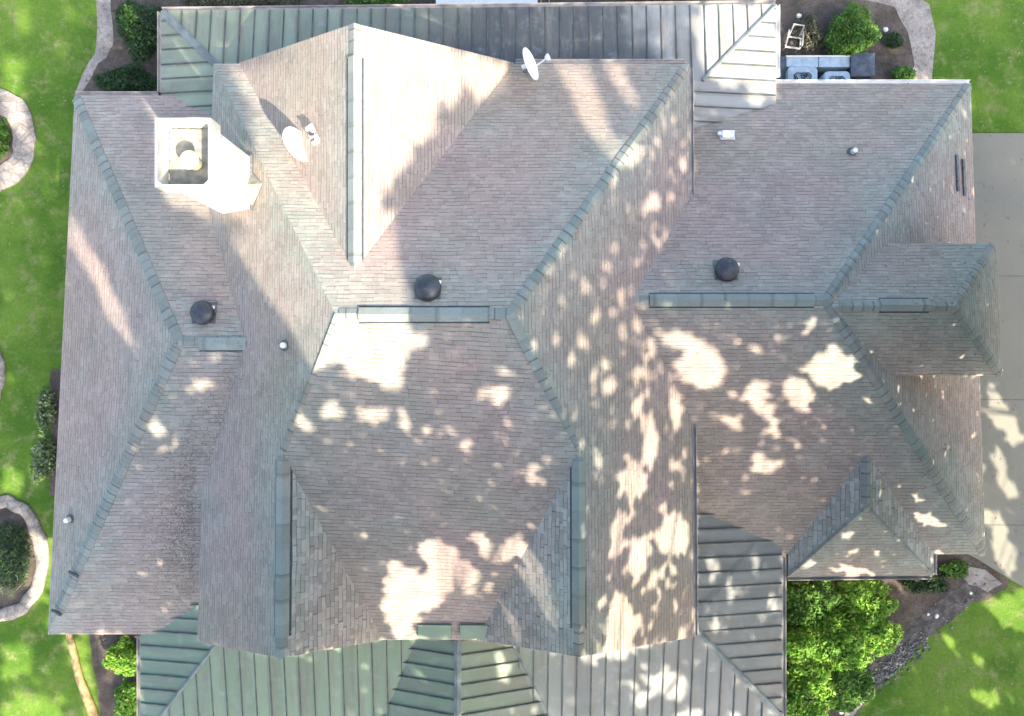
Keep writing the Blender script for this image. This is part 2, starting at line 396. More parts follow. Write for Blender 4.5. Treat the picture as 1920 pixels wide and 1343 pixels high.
def cap(name, p0, p1, plA, plB, parent, wd=.135, lift=.018, m=None, piece=.27, lip=.007):
    vm = 1 if m is M_vent and lift > .05 else 0; mb = MB(); p0, p1 = Vector(p0), Vector(p1)
    i0_ = (p1-p0).normalized()*.09; p0 = p0+i0_
    s, pt = side_strip(mb, p0, p1, plA, plB, wd, lift)
    if plA.z(*(p0+s).xy) > plB.z(*(p0+s).xy): plA, plB = plB, plA
    L = (p1-p0).length; n = max(1, int(L/piece))
    rnd = random.Random(int(L*1000)); off = rnd.random()*7
    for i in range(n):
        a = p0.lerp(p1, i/n); b = p0.lerp(p1, (i+1)/n)
        j = [rnd.uniform(-.01, .01)*(0 if vm else 1) for _ in range(4)]; lp = lip*rnd.uniform(.6, 1.6)
        ua, ub = off + i*piece + .01, off + (i+1)*piece + .01
        A0, A1 = pt(a, wd+j[0], plA, lift), pt(b, wd+j[1], plA, lift+lp)
        B0, B1 = pt(a, -wd+j[2], plB, lift), pt(b, -wd+j[3], plB, lift+lp)
        T0 = Vector((a.x, a.y, a.z+lift+.015)); T1 = Vector((b.x, b.y, b.z+lift+.015+lp))
        mb.face([T0, T1, A1, A0], [(0, ua), (0, ub), (wd, ub), (wd, ua)])
        mb.face([B0, B1, T1, T0], [(wd, ua), (wd, ub), (0, ub), (0, ua)])
        dn = Vector((0, 0, lift+lp+.01))
        mb.face([A0, A1, A1-dn, A0-dn], [(0, ua)]*4, vm); mb.face([B1, B0, B0-dn, B1-dn], [(0, ua)]*4, vm)
        if vm:
            for Q0, Q1, pl_, sg in ((A0, A1, plA, 1), (B0, B1, plB, -1)):
                e0_ = V((0, 0, -lift+.008)); mb.face([Q0+e0_-s*sg*.01, Q1+e0_-s*sg*.01, pt(b, sg*(wd+.035), pl_, .008), pt(a, sg*(wd+.035), pl_, .008)], None, 1)
        mb.face([A1, T1, T1-dn, A1-dn], [(0, ua)]*4); mb.face([T1, B1, B1-dn, T1-dn], [(0, ua)]*4)
        if i == 0: mb.face([A0, T0, T0-dn, A0-dn], [(0, ua)]*4); mb.face([T0, B0, B0-dn, T0-dn], [(0, ua)]*4)
    return mb.build(name, [m or M_cap, M_slot], parent)
def vent(p0, p1, plA, plB, parent):
    return cap('ridge_vent', p0, p1, plA, plB, parent, wd=.17, lift=.06, m=M_vent, piece=.62, lip=.001)

# main hip roof with two front gables
NW, NE, SE, SW = V((-8.4, 8.28, 4.5)), V((4.98, 8.28, 4.5)), V((5.12, -7.85, 4.5)), V((-8.85, -7.98, 4.5))
RW, RE = P(628, 588, 8.55), P(957, 588, 8.55)
LA, LB = P(530, 850, 7.0), V((-5.86, -7.62, 7.0))
RA, RB = P(1085, 850, 7.25), V((1.68, -7.5, 7.25))
VL, VR = V((-3.62, -7.92, 4.52)), V((-1.0, -7.92, 4.52))
mf = [[NW, NE, RE, RW], [NW, RW, LA, LB, SW], [RW, RE, RA, VR, VL, LA], [RE, NE, SE, RB, RA], [LA, VL, LB], [RA, RB, VR]]
main, mp = roof('shingle_roof', mf, [(RW, RE), (RW, LA), (LA, LB), (RE, RA), (RA, RB), (NE, RE), (RW, NW)], coarse=(4, 5),
                label='tall central hip roof of mauve grey shingles with two front gables')
cap('hip_cap', NE.lerp(RE, .02), RE, mp[0], mp[3], main); cap('hip_cap', RA, RE, mp[2], mp[3], main, wd=.13)
cap('hip_cap', LA, RW, mp[2], mp[1], main, wd=.11)
cap('ridge_cap', RW, RE, mp[0], mp[2], main)
vent(P(665, 590, 8.55), P(918, 590, 8.55), mp[0], mp[2], main)
cap('ridge_cap', LA, LB, mp[1], mp[4], main); vent(LA.lerp(LB, .02), LA.lerp(LB, .9), mp[1], mp[4], main)
cap('ridge_cap', RA, RB, mp[3], mp[5], main); vent(RA.lerp(RB, .02), RA.lerp(RB, .87), mp[3], mp[5], main)
# north gable
G0, G1 = V((-3.84, 8.14, 7.95)), V((-3.84, 1.6, 7.95))
gf = [[(.05, 8.31, 4.49), G0, G1, (.05, 6.5, 4.49)], [G0, (-7.68, 8.31, 4.49), (-7.68, 6.5, 4.49), G1]]
gab, gp = roof('shingle_roof', gf, [(G0, (-3.84, 2.1, 7.95))], label='rear gable roof of shingles, its east side bright in the sun')
cap('ridge_cap', (-3.84, 2.15, 7.95), G0, gp[0], gp[1], gab)
vent((-3.84, 2.25, 7.95), (-3.84, 7.35, 7.95), gp[0], gp[1], gab)
# west wing
a, b, c, d = V((-12.93, 7.76, 3.2)), V((-5, 7.76, 3.2)), V((-5, .45, 5.8)), V((-8.9, .45, 5.8)); e, f = V((-5, -8.17, 3.2)), V((-13.72, -8.17, 3.2))
wf = [[a, b, c, d], [d, c, e, f], [a, d, f]]
west, wp = roof('shingle_roof', wf, [(a, d), (d, f), (d, c)], label='low hip roof of the west wing')
cap('hip_cap', a, d, wp[0], wp[2], west, wd=.15); cap('ridge_cap', V((-6.4, .45, 5.8)), d, wp[0], wp[1], west)
q = f.lerp(d, .075); cap('hip_cap', q, f.lerp(d, .98), wp[1], wp[2], west, wd=.16)
vent(P(366, 645, 5.8), P(462, 645, 5.8), wp[0], wp[1], west)
# gaps where a cap shingle has slipped: dark notches
for t_ in (.085, .225):
    c0 = f.lerp(d, t_); mb = MB(); dd = (d-f).normalized(); s_ = V((-dd.y, dd.x, 0))
    mb.box(c0+V((0, 0, .085)), (.34, .075, .04), Matrix((s_, V((dd.x, dd.y, dd.z)), s_.cross(dd))).transposed()); mb.build('lifted_cap_edge', M_black, west)
# east wing
a, b, c, d = V((.5, 8.3, 2.6)), V((13.86, 8.3, 2.6)), V((8.33, 1.53, 6.0)), V((.5, 1.53, 6.0)); e, f = V((14.31, -5.93, 2.6)), V((.5, -5.93, 2.6))
ef = [[a, b, c, d], [d, c, e, f], [b, e, c]]
east, ep = roof('shingle_roof', ef, [(b, c), (c, e), (c, (3.2, 1.53, 6))], coarse=(), label='hip roof of the east wing')
cap('hip_cap', b, c, ep[0], ep[2], east); cap('hip_cap', e, c, ep[1], ep[2], east, wd=.15)
cap('ridge_cap', (3.3, 1.53, 6.0), c, ep[0], ep[1], east); vent(P(1212, 563, 6), P(1528, 563, 6), ep[0], ep[1], east)
# east cross wing (hipped)
a, b, c, d = V((9.5, 3.2, 4.7)), V((13.5, 3.2, 4.7)), V((11.74, 1.38, 5.95)), V((8.0, 1.38, 5.95)); e, f = V((13.68, -.49, 4.7)), V((9.3, -.49, 4.7))
df = [[a, b, c, d], [d, c, e, f], [b, e, c]]
dorm, dp = roof('dormer_roof', df, [(b, c), (c, e), (c, d)], label='hipped dormer roof on the east slope')
cap('hip_cap', b, c, dp[0], dp[2], dorm); cap('hip_cap', e, c, dp[1], dp[2], dorm); cap('ridge_cap', V((8.6, 1.38, 5.95)), c, dp[0], dp[1], dorm)
vent(P(1645, 572, 5.95), P(1745, 572, 5.95), dp[0], dp[1], dorm)
# small south dormer
a, b, c, d = V((8.34, -6.6, 2.62)), V((12.72, -6.56, 2.62)), V((10.15, -4.27, 4.05)), V((10.15, -2.4, 4.05)); e, f = V((12.72, -5.1, 2.62)), V((8.34, -5.1, 2.62))
sf = [[a, b, c], [a, c, d, f], [c, b, e, d]]
sdor, sp = roof('dormer_roof', sf, [(a, c), (c, b), (c, d)], coarse=(1, 2), label='small triangular hipped dormer roof above the front corner')
cap('hip_cap', a, c, sp[0], sp[1], sdor, wd=.07, m=M_vent); cap('hip_cap', b, c, sp[0], sp[2], sdor, wd=.07, m=M_vent); cap('ridge_cap', c, (10.15, -2.85, 4.05), sp[1], sp[2], sdor)

# standing seam metal roofs
def clip(poly, c, ax=0):
    r = []
    for i in range(len(poly)):
        a, b = poly[i], poly[(i+1) % len(poly)]
        if (a[0]-c)*(b[0]-c) < 0: t = (c-a[0])/(b[0]-a[0]); r.append(a[1]+t*(b[1]-a[1]))
    return (min(r), max(r)) if len(r) >= 2 else None
def metal_roof(facets, m, hips, label, pitch=.43, seamw=.015, phase=0.2):
    mb = MB(); pls = []
    for k, pts in enumerate(facets):
        pts = [V(p) for p in pts]; pl = Plane(pts); pls.append(pl)
        ax = V((1, 0, 0)) if abs(pl.n.y) > abs(pl.n.x) else V((0, 1, 0))
        pl.u = (ax - pl.n*ax.dot(pl.n)).normalized(); pl.v = pl.n.cross(pl.u)
        if (pts[1]-pts[0]).cross(pts[2]-pts[0]).z < 0: pts = pts[::-1]
        uvs = [pl.uv(p) for p in pts]; mb.face(pts, uvs, 0)
        dz = V((0, 0, .12)); 
        for i in range(len(pts)):
            a, b = pts[i], pts[(i+1) % len(pts)]; mb.face([b, a, a-dz, b-dz], mi=1)
        mb.face([p-dz for p in pts][::-1], mi=1)
        us = [q[0] for q in uvs]; u = math.floor(min(us)/pitch)*pitch + phase*pitch; w0 = pl.n.dot(pl.c)
        while u < max(us):
            r = clip(uvs, u)
            if r and r[1]-r[0] > .15:
                rr = random.uniform(-.008, .008)
                def W(uu, vv, h): return pl.u*uu + pl.v*vv + pl.n*(w0+h)
                u0, u1, v0, v1, h = u-seamw+rr, u+seamw+rr, r[0]+.02, r[1]-.02, .045
                a = [W(u0, v0, 0), W(u1, v0, 0), W(u1, v1, 0), W(u0, v1, 0)]; b = [W(u0, v0, h), W(u1, v0, h), W(u1, v1, h), W(u0, v1, h)]
                mb.face(b, mi=1)
                for i in range(4): mb.face([a[i], a[(i+1) % 4], b[(i+1) % 4], b[i]], mi=1)
            u += pitch
    o = mb.build('metal_roof', [m, M_seam], house); o['label'] = label
    for (p0, p1, i, j, wd) in hips: cap('hip_cap', p0, p1, pls[i], pls[j], o, wd=wd, lift=.05, m=M_seam_l, piece=2.6, lip=.002)
    return o
pt = .17
nw, ne = V((-10.39, 10.28, 3.15)), V((7.88, 10.56, 2.95))
nwi, nei = V((-8.2, 8.15, 3.52)), V((5.6, 8.15, 2.95+pt*2.3))
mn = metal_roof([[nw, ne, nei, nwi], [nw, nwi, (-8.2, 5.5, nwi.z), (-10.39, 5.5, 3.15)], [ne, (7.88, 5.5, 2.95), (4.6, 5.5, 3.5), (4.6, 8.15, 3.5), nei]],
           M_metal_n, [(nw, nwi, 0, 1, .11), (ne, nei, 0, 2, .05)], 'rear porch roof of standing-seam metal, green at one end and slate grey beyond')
pt = .22
sw, se = V((-11.02, -11.4, 3.1)), V((8.14, -10.86, 2.7))
swi, sei = V((-8.62, -8.35, 3.62)), V((5.35, -7.9, 2.7+pt*2.9))
ms = metal_roof([[sw, se, sei, V((5, -7.4, 3.45)), V((-8, -7.4, 3.64)), swi], [sw, swi, V((-8.4, -6.3, 3.66)), V((-11.02, -6.3, 3.1))], [se, V((8.14, -4.5, 2.7)), V((4.9, -3.9, 3.38)), V((4.9, -7.9, 3.38)), sei]],
           M_metal_s, [(sw, swi, 0, 1, .05), (se, sei, 0, 2, .09)], 'front porch roof of green standing-seam metal')
g0, g1 = V((-1.56, -7.6, 4.05)), V((-1.56, -12.2, 4.05))
me_ = metal_roof([[g0, g1, (-4.91, -12.2, 2.55), (-4.91, -7.6, 2.55)], [g1, g0, (1.79, -7.6, 2.55), (1.79, -12.2, 2.55)]], M_metal_s,
           [(g1, g0, 0, 1, .1)], 'metal gable over the front entry')
mb = MB()
for (x, y0, y1, s_) in ((-1.56, -7.98, -11.4, -1), (-1.56, -7.98, -11.4, 1)):
    # valley strips where the entry gable meets the porch roof
    pts_ = []
    for y in (-8.0, -11.3):
        zf = 2.7+.22*(y+11.3) if True else 0
        dx = (4.05-zf)/.448; pts_.append(V((x+s_*dx, y, zf+.02)))
    p0, p1 = pts_; w_ = V((.07, 0, 0))
    mb = MB(); mb.tube([p0+V((0, 0, .01)), p1+V((0, 0, .01))], .055, 6); mb.build('valley_flashing', M_seam_l, me_)
mb = MB(); y0, y1 = -7.42, -7.70     # saddle flashing laid on the shingles behind the entry ridge
for x0, x1 in ((-2.62, -1.68), (-1.44, -.62)):
    mb = MB(); pl = mp[2]; q = [V((x0, y0, pl.z(x0, y0)+.03)), V((x1, y0, pl.z(x1, y0)+.03)), V((x1, y1-.12, pl.z(x1, y1)+.05)), V((x0, y1-.12, pl.z(x0, y1)+.05))]
    mb.face(q); 
    for i in range(4): mb.face([q[i], q[(i+1) % 4], q[(i+1) % 4]-V((0, 0, .1)), q[i]-V((0, 0, .1))])
    mb.build('saddle_flashing', M_metal_s, me_)

# gutters
def gutter(p0, p1, out, r=.055, m=M_gutter):
    p0, p1, out = V(p0), V(p1), V(out).normalized(); mb = MB(); z = V((0, 0, 1))
    prof = [(0, 0), (0, -.11), (.09, -.11), (.115, 0), (.10, 0), (.08, -.09), (.012, -.09), (.012, 0)]
    R0 = [p0+out*a+z*b for a, b in prof]; R1 = [p1+out*a+z*b for a, b in prof]
    for i in range(8): mb.face([R0[i], R1[i], R1[(i+1) % 8], R0[(i+1) % 8]])
    mb.face(R0[::-1]); mb.face(R1)
    return mb.build('gutter', m, house)
gutter((7.95, 8.305, 2.585), (13.86, 8.305, 2.585), (0, 1, 0), m=M_white)
gutter((8.34, -6.61, 2.6), (12.72, -6.57, 2.6), (0, -1, 0))
gutter((12.73, -6.56, 2.6), (12.73, -5.95, 2.6), (1, 0, 0), m=M_pale)
gutter((-10.39, 10.29, 3.13), (7.88, 10.57, 2.93), (0, 1, 0))
gutter((7.89, 10.56, 2.93), (7.89, 8.4, 2.93), (1, 0, 0), m=M_white)
gutter((-10.40, 10.28, 3.13), (-10.40, 7.9, 3.13), (-1, 0, 0))
gutter((-12.93, 7.77, 3.185), (-10.5, 7.77, 3.185), (0, 1, 0))
gutter((4.99, 8.2, 4.48), (5.13, -7.85, 4.48), (1, 0, 0), m=M_gutter)
gutter((8.15, -10.86, 2.68), (8.15, -6.05, 2.68), (1, 0, 0))
gutter((-11.03, -11.4, 3.08), (-11.03, -8.3, 3.08), (-1, 0, 0))
gutter((.1, 8.3, 4.48), (4.9, 8.3, 4.48), (0, 1, 0))
# walls under the roofs
def wall(x0, x1, y0, y1, z1):
    mb = MB(); mb.box(((x0+x1)/2, (y0+y1)/2, z1/2), (x1-x0, y1-y0, z1)); return mb.build('wall', M_wall, house)
wall(-8.0, 4.55, -7.3, 7.75, 4.2); wall(-13.1, -8.0, -7.6, 7.2, 2.95); wall(4.55, 13.4, -5.4, 7.8, 2.35)
wall(9.5, 13.1, -.1, 2.8, 4.45); wall(8.8, 12.3, -6.15, -5.4, 2.4)
def gwall(tri, th):                      # gable wall
    mb = MB(); A = [V(p) for p in tri]; o = V((0, th, 0)); mb.face(A); mb.face([p+o for p in A][::-1])
    for i in range(3): mb.face([A[i], A[(i+1) % 3], A[(i+1) % 3]+o, A[i]+o])
    return mb.build('gable_wall', M_wall, house)
gwall([(-7.3, 7.5, 4.25), (-.3, 7.5, 4.25), (-3.84, 7.5, 7.5)], .25)
gwall([(-8.3, -7.25, 4.25), (-3.7, -7.25, 4.25), (-5.86, -7.25, 6.55)], .25)
gwall([(-.9, -7.25, 4.25), (4.6, -7.25, 4.25), (1.68, -7.25, 6.75)], .25)

# chimney
ch0, ch1, cy0, cy1, ct = -7.98, -6.93, 3.98, 5.33, 9.1
mb = MB(); mb.box(((ch0+ch1)/2, (cy0+cy1)/2, (ct+1.7)/2), (ch1-ch0, cy1-cy0, ct-2.3)); chim = mb.build('chimney', M_cream, house, bevel=.01)
chim['label'] = 'tall white chimney standing on the west side of the roof'
mb = MB(); t = .06; ox0, ox1, oy0, oy1 = ch0-.11, ch1+.11, cy0-.11, cy1+.11      # rim: upstand round a sunk steel tray
for (x0, x1, y0, y1) in ((ox0, ox1, oy0, oy0+t), (ox0, ox1, oy1-t, oy1), (ox0, ox0+t, oy0+t, oy1-t), (ox1-t, ox1, oy0+t, oy1-t)):
    mb.box(((x0+x1)/2, (y0+y1)/2, ct+.03), (x1-x0, y1-y0, .68))
for cx, cy, sx, sy in ((ox0+t, oy0+t, 1, 1), (ox1-t, oy0+t, -1, 1), (ox0+t, oy1-t, 1, -1), (ox1-t, oy1-t, -1, -1)):
    A = [V((cx, cy, 0)), V((cx+.1*sx, cy, 0)), V((cx, cy+.1*sy, 0))]; top = [p+V((0, 0, ct+.366)) for p in A]; bo = [p+V((0, 0, ct-.28)) for p in A]
    mb.face(top); 
    for i in range(3): mb.face([top[i], top[(i+1) % 3], bo[(i+1) % 3], bo[i]])
mb.build('chimney_rim', M_cream, chim)
mb = MB()
for k in range(5):
    y = cy0 + (k+.5)*(cy1-cy0)/5
    for x in (ch1+.05, ch0-.05): mb = MB(); mb.box((x, y, ct-.385), (.09, .07, .14)); mb.build('cornice_bracket', M_bracket, chim)
for k in range(4):
    x = ch0 + (k+.5)*(ch1-ch0)/4
    for y in (cy0-.05, cy1+.05): mb = MB(); mb.box((x, y, ct-.385), (.07, .09, .14)); mb.build('cornice_bracket', M_bracket, chim)
mb = MB(); mb.box(((ch0+ch1)/2, (cy0+cy1)/2, ct-.285), (ch1-ch0+.03, cy1-cy0+.03, .02)); mb.build('chimney_tray', M_tray, chim)
mb = MB(); fx, fy = -7.38, 4.53; mb.lathe([(.001, ct-.27), (.16, ct-.27), (.16, ct+.12), (.20, ct+.13), (.225, ct+.17), (.215, ct+.19), (.001, ct+.21)], (fx, fy, 0), 28); mb.build('flue', M_flue, chim, smooth=True)
mb = MB(); pl = mp[1]                     # lead cricket and step flashing round the chimney
zz = lambda x, y: max(mp[1].z(x, y), mp[0].z(x, y) if False else -9)
a, b, c_ = V((ch1, 4.55, pl.z(ch1, 4.2)+.30)), V((ch1+.42, 4.55, pl.z(ch1+.42, 4.55)+.03)), V((ch1, 3.9, pl.z(ch1, 3.9)+.02))
mb.face([a, b, c_][::-1]); a2 = V((ch1, 4.95, pl.z(ch1, 5)+.02)); mb.face([a, a2, b][::-1]); mb.build('chimney_cricket', M_tray, chim)
mb = MB(); mb.box((ch1+.04, (cy0+cy1)/2, pl.z(ch1, 4.6)+.02), (.06, cy1-cy0+.1, .16)); mb.build('step_flashing', M_lead, chim)

# ---------------------------------------------------------------- roof fittings (placed on what lies under the pixel)
bpy.context.view_layer.update(); dg = bpy.context.evaluated_depsgraph_get()
def hit(px, py):
    d = P(px, py, 0) - cam.location; d.normalize()
    ok, loc, n, i, o, _ = S.ray_cast(dg, cam.location, d); return (loc, n) if ok else (P(px, py, 0), V((0, 0, 1)))
def dome_vent(px, py, parent):
    p, n = hit(px, py+4); R = n.to_track_quat('Z', 'Y').to_matrix(); T = Matrix.Identity(3)
    mb = MB(); mb.lathe([(.001, .07), (.20, .07), (.21, -.12)], p+V((0, 0, .08)), 24); 
    mb.box(p+n*.012, (.62, .62, .02), R)
    mb.build('vent_base', M_lead, parent, smooth=False)
    mb = MB(); pr = [(.315, .10), (.33, .13)] + [(.33*math.cos(a), .13+.15*math.sin(a)) for a in [k*math.pi/16 for k in range(1, 8)]] + [(.001, .29)]
    mb.lathe([(.001, .11)]+pr, p+V((0, 0, .06)), 32); mb.build('dome_vent', M_black, parent, smooth=True)
    mb = MB(); mb.box(p+V((.30, .14, .2)), (.06, .08, .04)); mb.build('vent_clip', M_white, parent)
dome_vent(803, 537, main); dome_vent(1360, 503, east); dome_vent(384, 583, west)
def pipe_vent(px, py, parent, h=.3, r=.075):
    p, n = hit(px, py); R = n.to_track_quat('Z', 'Y').to_matrix()
    mb = MB(); mb.lathe([(.001, h), (r*.9, h), (r, h-.02), (r, -.1)], p, 16); mb.build('pipe_vent', M_white, parent)
    mb = MB(); mb.box(p+n*.008, (.2, .24, .016), R); mb.lathe([(r*2, .0), (r*1.1, .1)], p+n*.01, 16); mb.build('pipe_boot', M_lead, parent)
pipe_vent(1597, 286, east); pipe_vent(535, 648, main); pipe_vent(133, 973, west, .33, .07)
p, n = hit(1363, 254); R = n.to_track_quat('Z', 'Y').to_matrix()
mb = MB(); mb.box(p+V((0, 0, .09)), (.36, .22, .2)); mb.box(p+V((-.24, .02, .14)), (.14, .09, .06)); mb.box(p+n*.01, (.44, .32, .02), R); mb.build('exhaust_hood', M_dish, east, bevel=.015)
for x0, y0, y1 in ((1794, 291, 359), (1806, 299, 368)):
    A, _ = hit(x0, y0); B, _ = hit(x0+3, y1); mb = MB(); d = (B-A).normalized(); n = ep[2].n; s_ = n.cross(d)
    mb.box((A+B)/2 + n*.012, (.13, (B-A).length, .022), Matrix((s_, d, n)).transposed()); mb.build('roof_patch', M_fascia, east)
    mb = MB(); mb.box((A+B)/2 + n*.03 - s_*.08, (.03, (B-A).length, .05), Matrix((s_, d, n)).transposed()); mb.build('snow_guard', M_lead, east)
# round flashing collar south of the dome vent (thin strip up slope)
p, n = hit(1357, 430)

def dish(px, py, h, nrm, rad, label, mast_px, big):
    base, _ = hit(*mast_px); c = P(px, py, base.z+h)
    e = empty('satellite_dish', base, label, 'satellite dish', 'satellite dishes on the roof')
    nrm = V(nrm).normalized(); up = V((0, 0, 1)); s = nrm.cross(up).normalized(); u2 = s.cross(nrm)
    R = Matrix((s, u2, nrm)).transposed(); k = .16
    prof = [(rad*i/10, k*rad*(i/10)**2) for i in range(11)]
    mb = MB(); mb.lathe(prof + [(rad*1.01, k*rad+.012), (rad*1.02, k*rad-.012)] + [(r, z-.02) for r, z in prof[::-1]], c-nrm*(k*rad*.5), 40, R)
    o = mb.build('reflector', M_dish, e, smooth=True)
    mb = MB(); back = c - nrm*.06; mb.tube([back - nrm*.02, back-nrm*.16], .07, 10); mb.build('dish_bracket', M_dish, e)
    mb = MB(); mb.tube([back-nrm*.12, V((back-nrm*.12).xy.to_3d())+V((0, 0, base.z+.3)), base], [.03, .03, .032], 10); mb.build('mast', M_gutter, e, smooth=True)
    mb = MB(); mb.box(base+V((0, 0, .01)), (.26, .2, .03)); mb.build('mount_plate', M_lead, e)
    fp = c + nrm*rad*1.15 - u2*.06; st = c - u2*rad*.75
    mb = MB(); mb.tube([st, st.lerp(fp, .5)-u2*.03, fp], .022 if big else .02, 8); mb.build('feed_arm', M_dish, e, smooth=True)
    if big:
        mb = MB()
        for q in (-.2, 0, .2): mb.tube([fp+s*q-nrm*.10, fp+s*q+nrm*.05], [.065, .05], 12)
        mb.box(fp+nrm*.05, (.5, .09, .08), R); mb.build('feed_horn', M_dish, e)
        mb = MB(); mb.box(fp-nrm*.02+V((.02, 0, .06)), (.18, .08, .05)); mb.build('feed_box', M_greyplastic, e)
    else:
        mb = MB(); mb.lathe([(.001, -.07), (.05, -.06), (.095, .0), (.10, .05), (.001, .06)], fp, 18, R); mb.build('feed_horn', M_dish, e, smooth=True)
    return e
dish(556, 272, .30, (.78, .36, .46), .48, 'white satellite dish with a wide three-part feed, beside the white chimney', (565, 280), True)
dish(993, 121, .60, (.90, .26, .40), .45, 'white satellite dish with a slim arm at the edge of the rear porch roof', (990, 135), False)

# ---------------------------------------------------------------- yard things
def leaves(n, cs, size, flat=.5, seed=0, droop=0, shape='ell', fill=.55):
    """cs: list of (centre, rx, ry, rz) clump ellipsoids; small folded leaves over and inside each clump"""
    rnd = random.Random(seed); mb = MB(); tot = sum(a[1]*a[2] for a in cs)
    for c, rx, ry, rz in cs:
        for _ in range(int(n*rx*ry/tot)):
            while True:
                d = V((rnd.gauss(0, 1), rnd.gauss(0, 1), rnd.gauss(0, 1)))
                if d.length > .1: break
            d.normalize(); d.z = abs(d.z)*rnd.choice((1, 1, 1, -.5))
            r = rnd.uniform(fill, 1.0)**.6*(1+.16*noise.noise(V(d)*2.3+V(c)))
            p = V(c) + V((d.x*rx*r, d.y*ry*r, d.z*rz*r))
            if p.z < .03: p.z = .03+rnd.random()*.08
            nrm = (d*.8 + V((rnd.uniform(-1, 1), rnd.uniform(-1, 1), rnd.uniform(-.3, 1.2)))).normalized()
            a = nrm.orthogonal().normalized(); a = Matrix.Rotation(rnd.uniform(0, 6.28), 3, nrm) @ a; b = nrm.cross(a)
            L = size*rnd.uniform(.6, 1.5); W = L*flat*rnd.uniform(.7, 1.2); f = nrm*L*.15
            mb.face([p-a*L, p-b*W+f, p+a*L, p+b*W+f])
    return mb
def shrub(name, px, py, rx, ry, h, m, label, cat='shrub', n=1500, size=.05, flat=.5, group=None, seed=1, clumps=7, fill=.5):
    rnd = random.Random(seed); c = P(px, py, h*.6); rx /= 58; ry /= 58
    e = empty(name, (c.x, c.y, 0), label, cat, group)
    cs = [(V((c.x, c.y, h*.35)), rx*.8, ry*.8, h*.6)]
    for k in range(clumps):
        a = k*2*math.pi/clumps + rnd.uniform(-.4, .4); q = rnd.uniform(.4, .75)
        cs.append((V((c.x+math.cos(a)*rx*q, c.y+math.sin(a)*ry*q, h*rnd.uniform(.25, .65))), rx*rnd.uniform(.28, .5), ry*rnd.uniform(.28, .5), h*rnd.uniform(.25, .42)))
    leaves(n, cs, size, flat, seed, fill=fill).build('foliage', m, e)
    mb = MB()
    for k in range(5):
        a = rnd.uniform(0, 6.28); mb.tube([(c.x, c.y, 0), (c.x+math.cos(a)*rx*.3, c.y+math.sin(a)*ry*.3, h*.4), (c.x+math.cos(a)*rx*.6, c.y+math.sin(a)*ry*.6, h*.7)], [.025, .015, .006], 5)
    mb.build('stems', M_bark, e)
    return e
shrub('shrub', 258, 50, 46, 58, 1.5, L_dark, 'dark green shrub with a few light leaves beside the rear porch corner', n=5000, size=.05, seed=3)
shrub('shrub', 248, 42, 18, 40, 1.75, L_mid, 'light green shoots rising through the dark shrub at the porch corner', n=500, size=.055, seed=33, clumps=4, fill=.3)
shrub('hedge', 232, 150, 72, 30, .8, L_dark, 'low dark hedge in the shadow between the lawn and the west wing', 'hedge', n=4200, size=.045, seed=4)
shrub('shrub', 700, 0, 70, 14, .5, L_mid, 'low green plants just beyond the middle of the rear porch gutter', n=1500, size=.04, seed=5)
shrub('shrub', 1240, -2, 110, 12, .4, L_dry, 'straggly low plants beyond the rear porch east of the white table', n=1300, size=.04, seed=6)
shrub('shrub', 450, 0, 130, 14, .5, L_dry, 'brownish low plants beyond the rear porch near its green end', n=1700, size=.045, seed=61)
shrub('shrub', 1602, 58, 56, 54, 1.25, L_mid, 'round bright green shrub behind the air conditioners', n=9000, size=.042, seed=7, clumps=11)
shrub('shrub', 1520, 60, 34, 42, .7, L_dry, 'thin greyish half-bare shrub between the chair and the round green shrub', n=1100, size=.045, seed=8, fill=.2)
shrub('shrub', 1680, 75, 20, 19, .6, L_dark, 'small dark green shrub right of the round green shrub', n=1100, size=.04, seed=9)
shrub('shrub', 1696, 140, 26, 22, .55, L_mid, 'small bright green shrub by the gravel border at the roof edge', n=1500, size=.04, seed=10)
shrub('shrub', 1562, 96, 20, 9, .4, L_dry, 'yellowish low plant in front of the long pale casing', n=350, size=.045, seed=11)
for i, (x, y, rx, ry, h, m, lb) in enumerate((
    (1520, 1130, 64, 56, .9, L_mid, 'leafy green shrub in the corner between porch roof and dormer eave'),
    (1622, 1125, 66, 50, .9, L_bright, 'leafy yellow-green shrub directly below the small dormer eave'),
    (1560, 1215, 92, 62, 1.1, L_bright, 'broad bright green shrub in the middle of the front bed'),
    (1650, 1195, 44, 42, .8, L_bright, 'sunlit yellow-green shrub beside the dark stone bed'),
    (1520, 1300, 62, 62, .95, L_bright, 'bright green shrub against the lower edge of the front porch roof'),
    (1590, 1290, 48, 58, .7, L_mid, 'green shrub at the bottom of the bed beside the pale gravel'))):
    shrub('shrub', x, y, rx, ry, h, m, lb, n=int(rx*ry*1.9), size=.056, flat=.55, group='shrubs in the front bed', seed=20+i, clumps=10)
shrub('ground_plant', 1735, 1092, 52, 28, .3, L_dark, 'patch of dark low plants under the front corner eave', 'plant', n=1700, size=.05, seed=31)
shrub('ground_plant', 1790, 1068, 30, 22, .25, L_mid, 'lighter low plants at the end of the driveway corner', 'plant', n=700, size=.05, seed=32)
shrub('shrub', 226, 1235, 36, 40, .9, L_bright, 'sunlit yellow-green shrub below the west wing corner', n=2600, size=.06, seed=40, clumps=8)
shrub('shrub', 238, 1315, 30, 42, .7, L_bright, 'green and yellow shrub by the lower left porch corner', n=1700, size=.055, seed=41)
shrub('shrub', 84, 765, 20, 52, .7, L_pale, 'pale flowering shrub halfway along the west wall', n=700, size=.06, flat=.7, seed=42, clumps=9, fill=.2)
shrub('shrub', 78, 860, 24, 48, .7, L_pale, 'pale flowering shrub, the lower of two along the west wall', n=900, size=.06, flat=.7, seed=43, clumps=9, fill=.2)
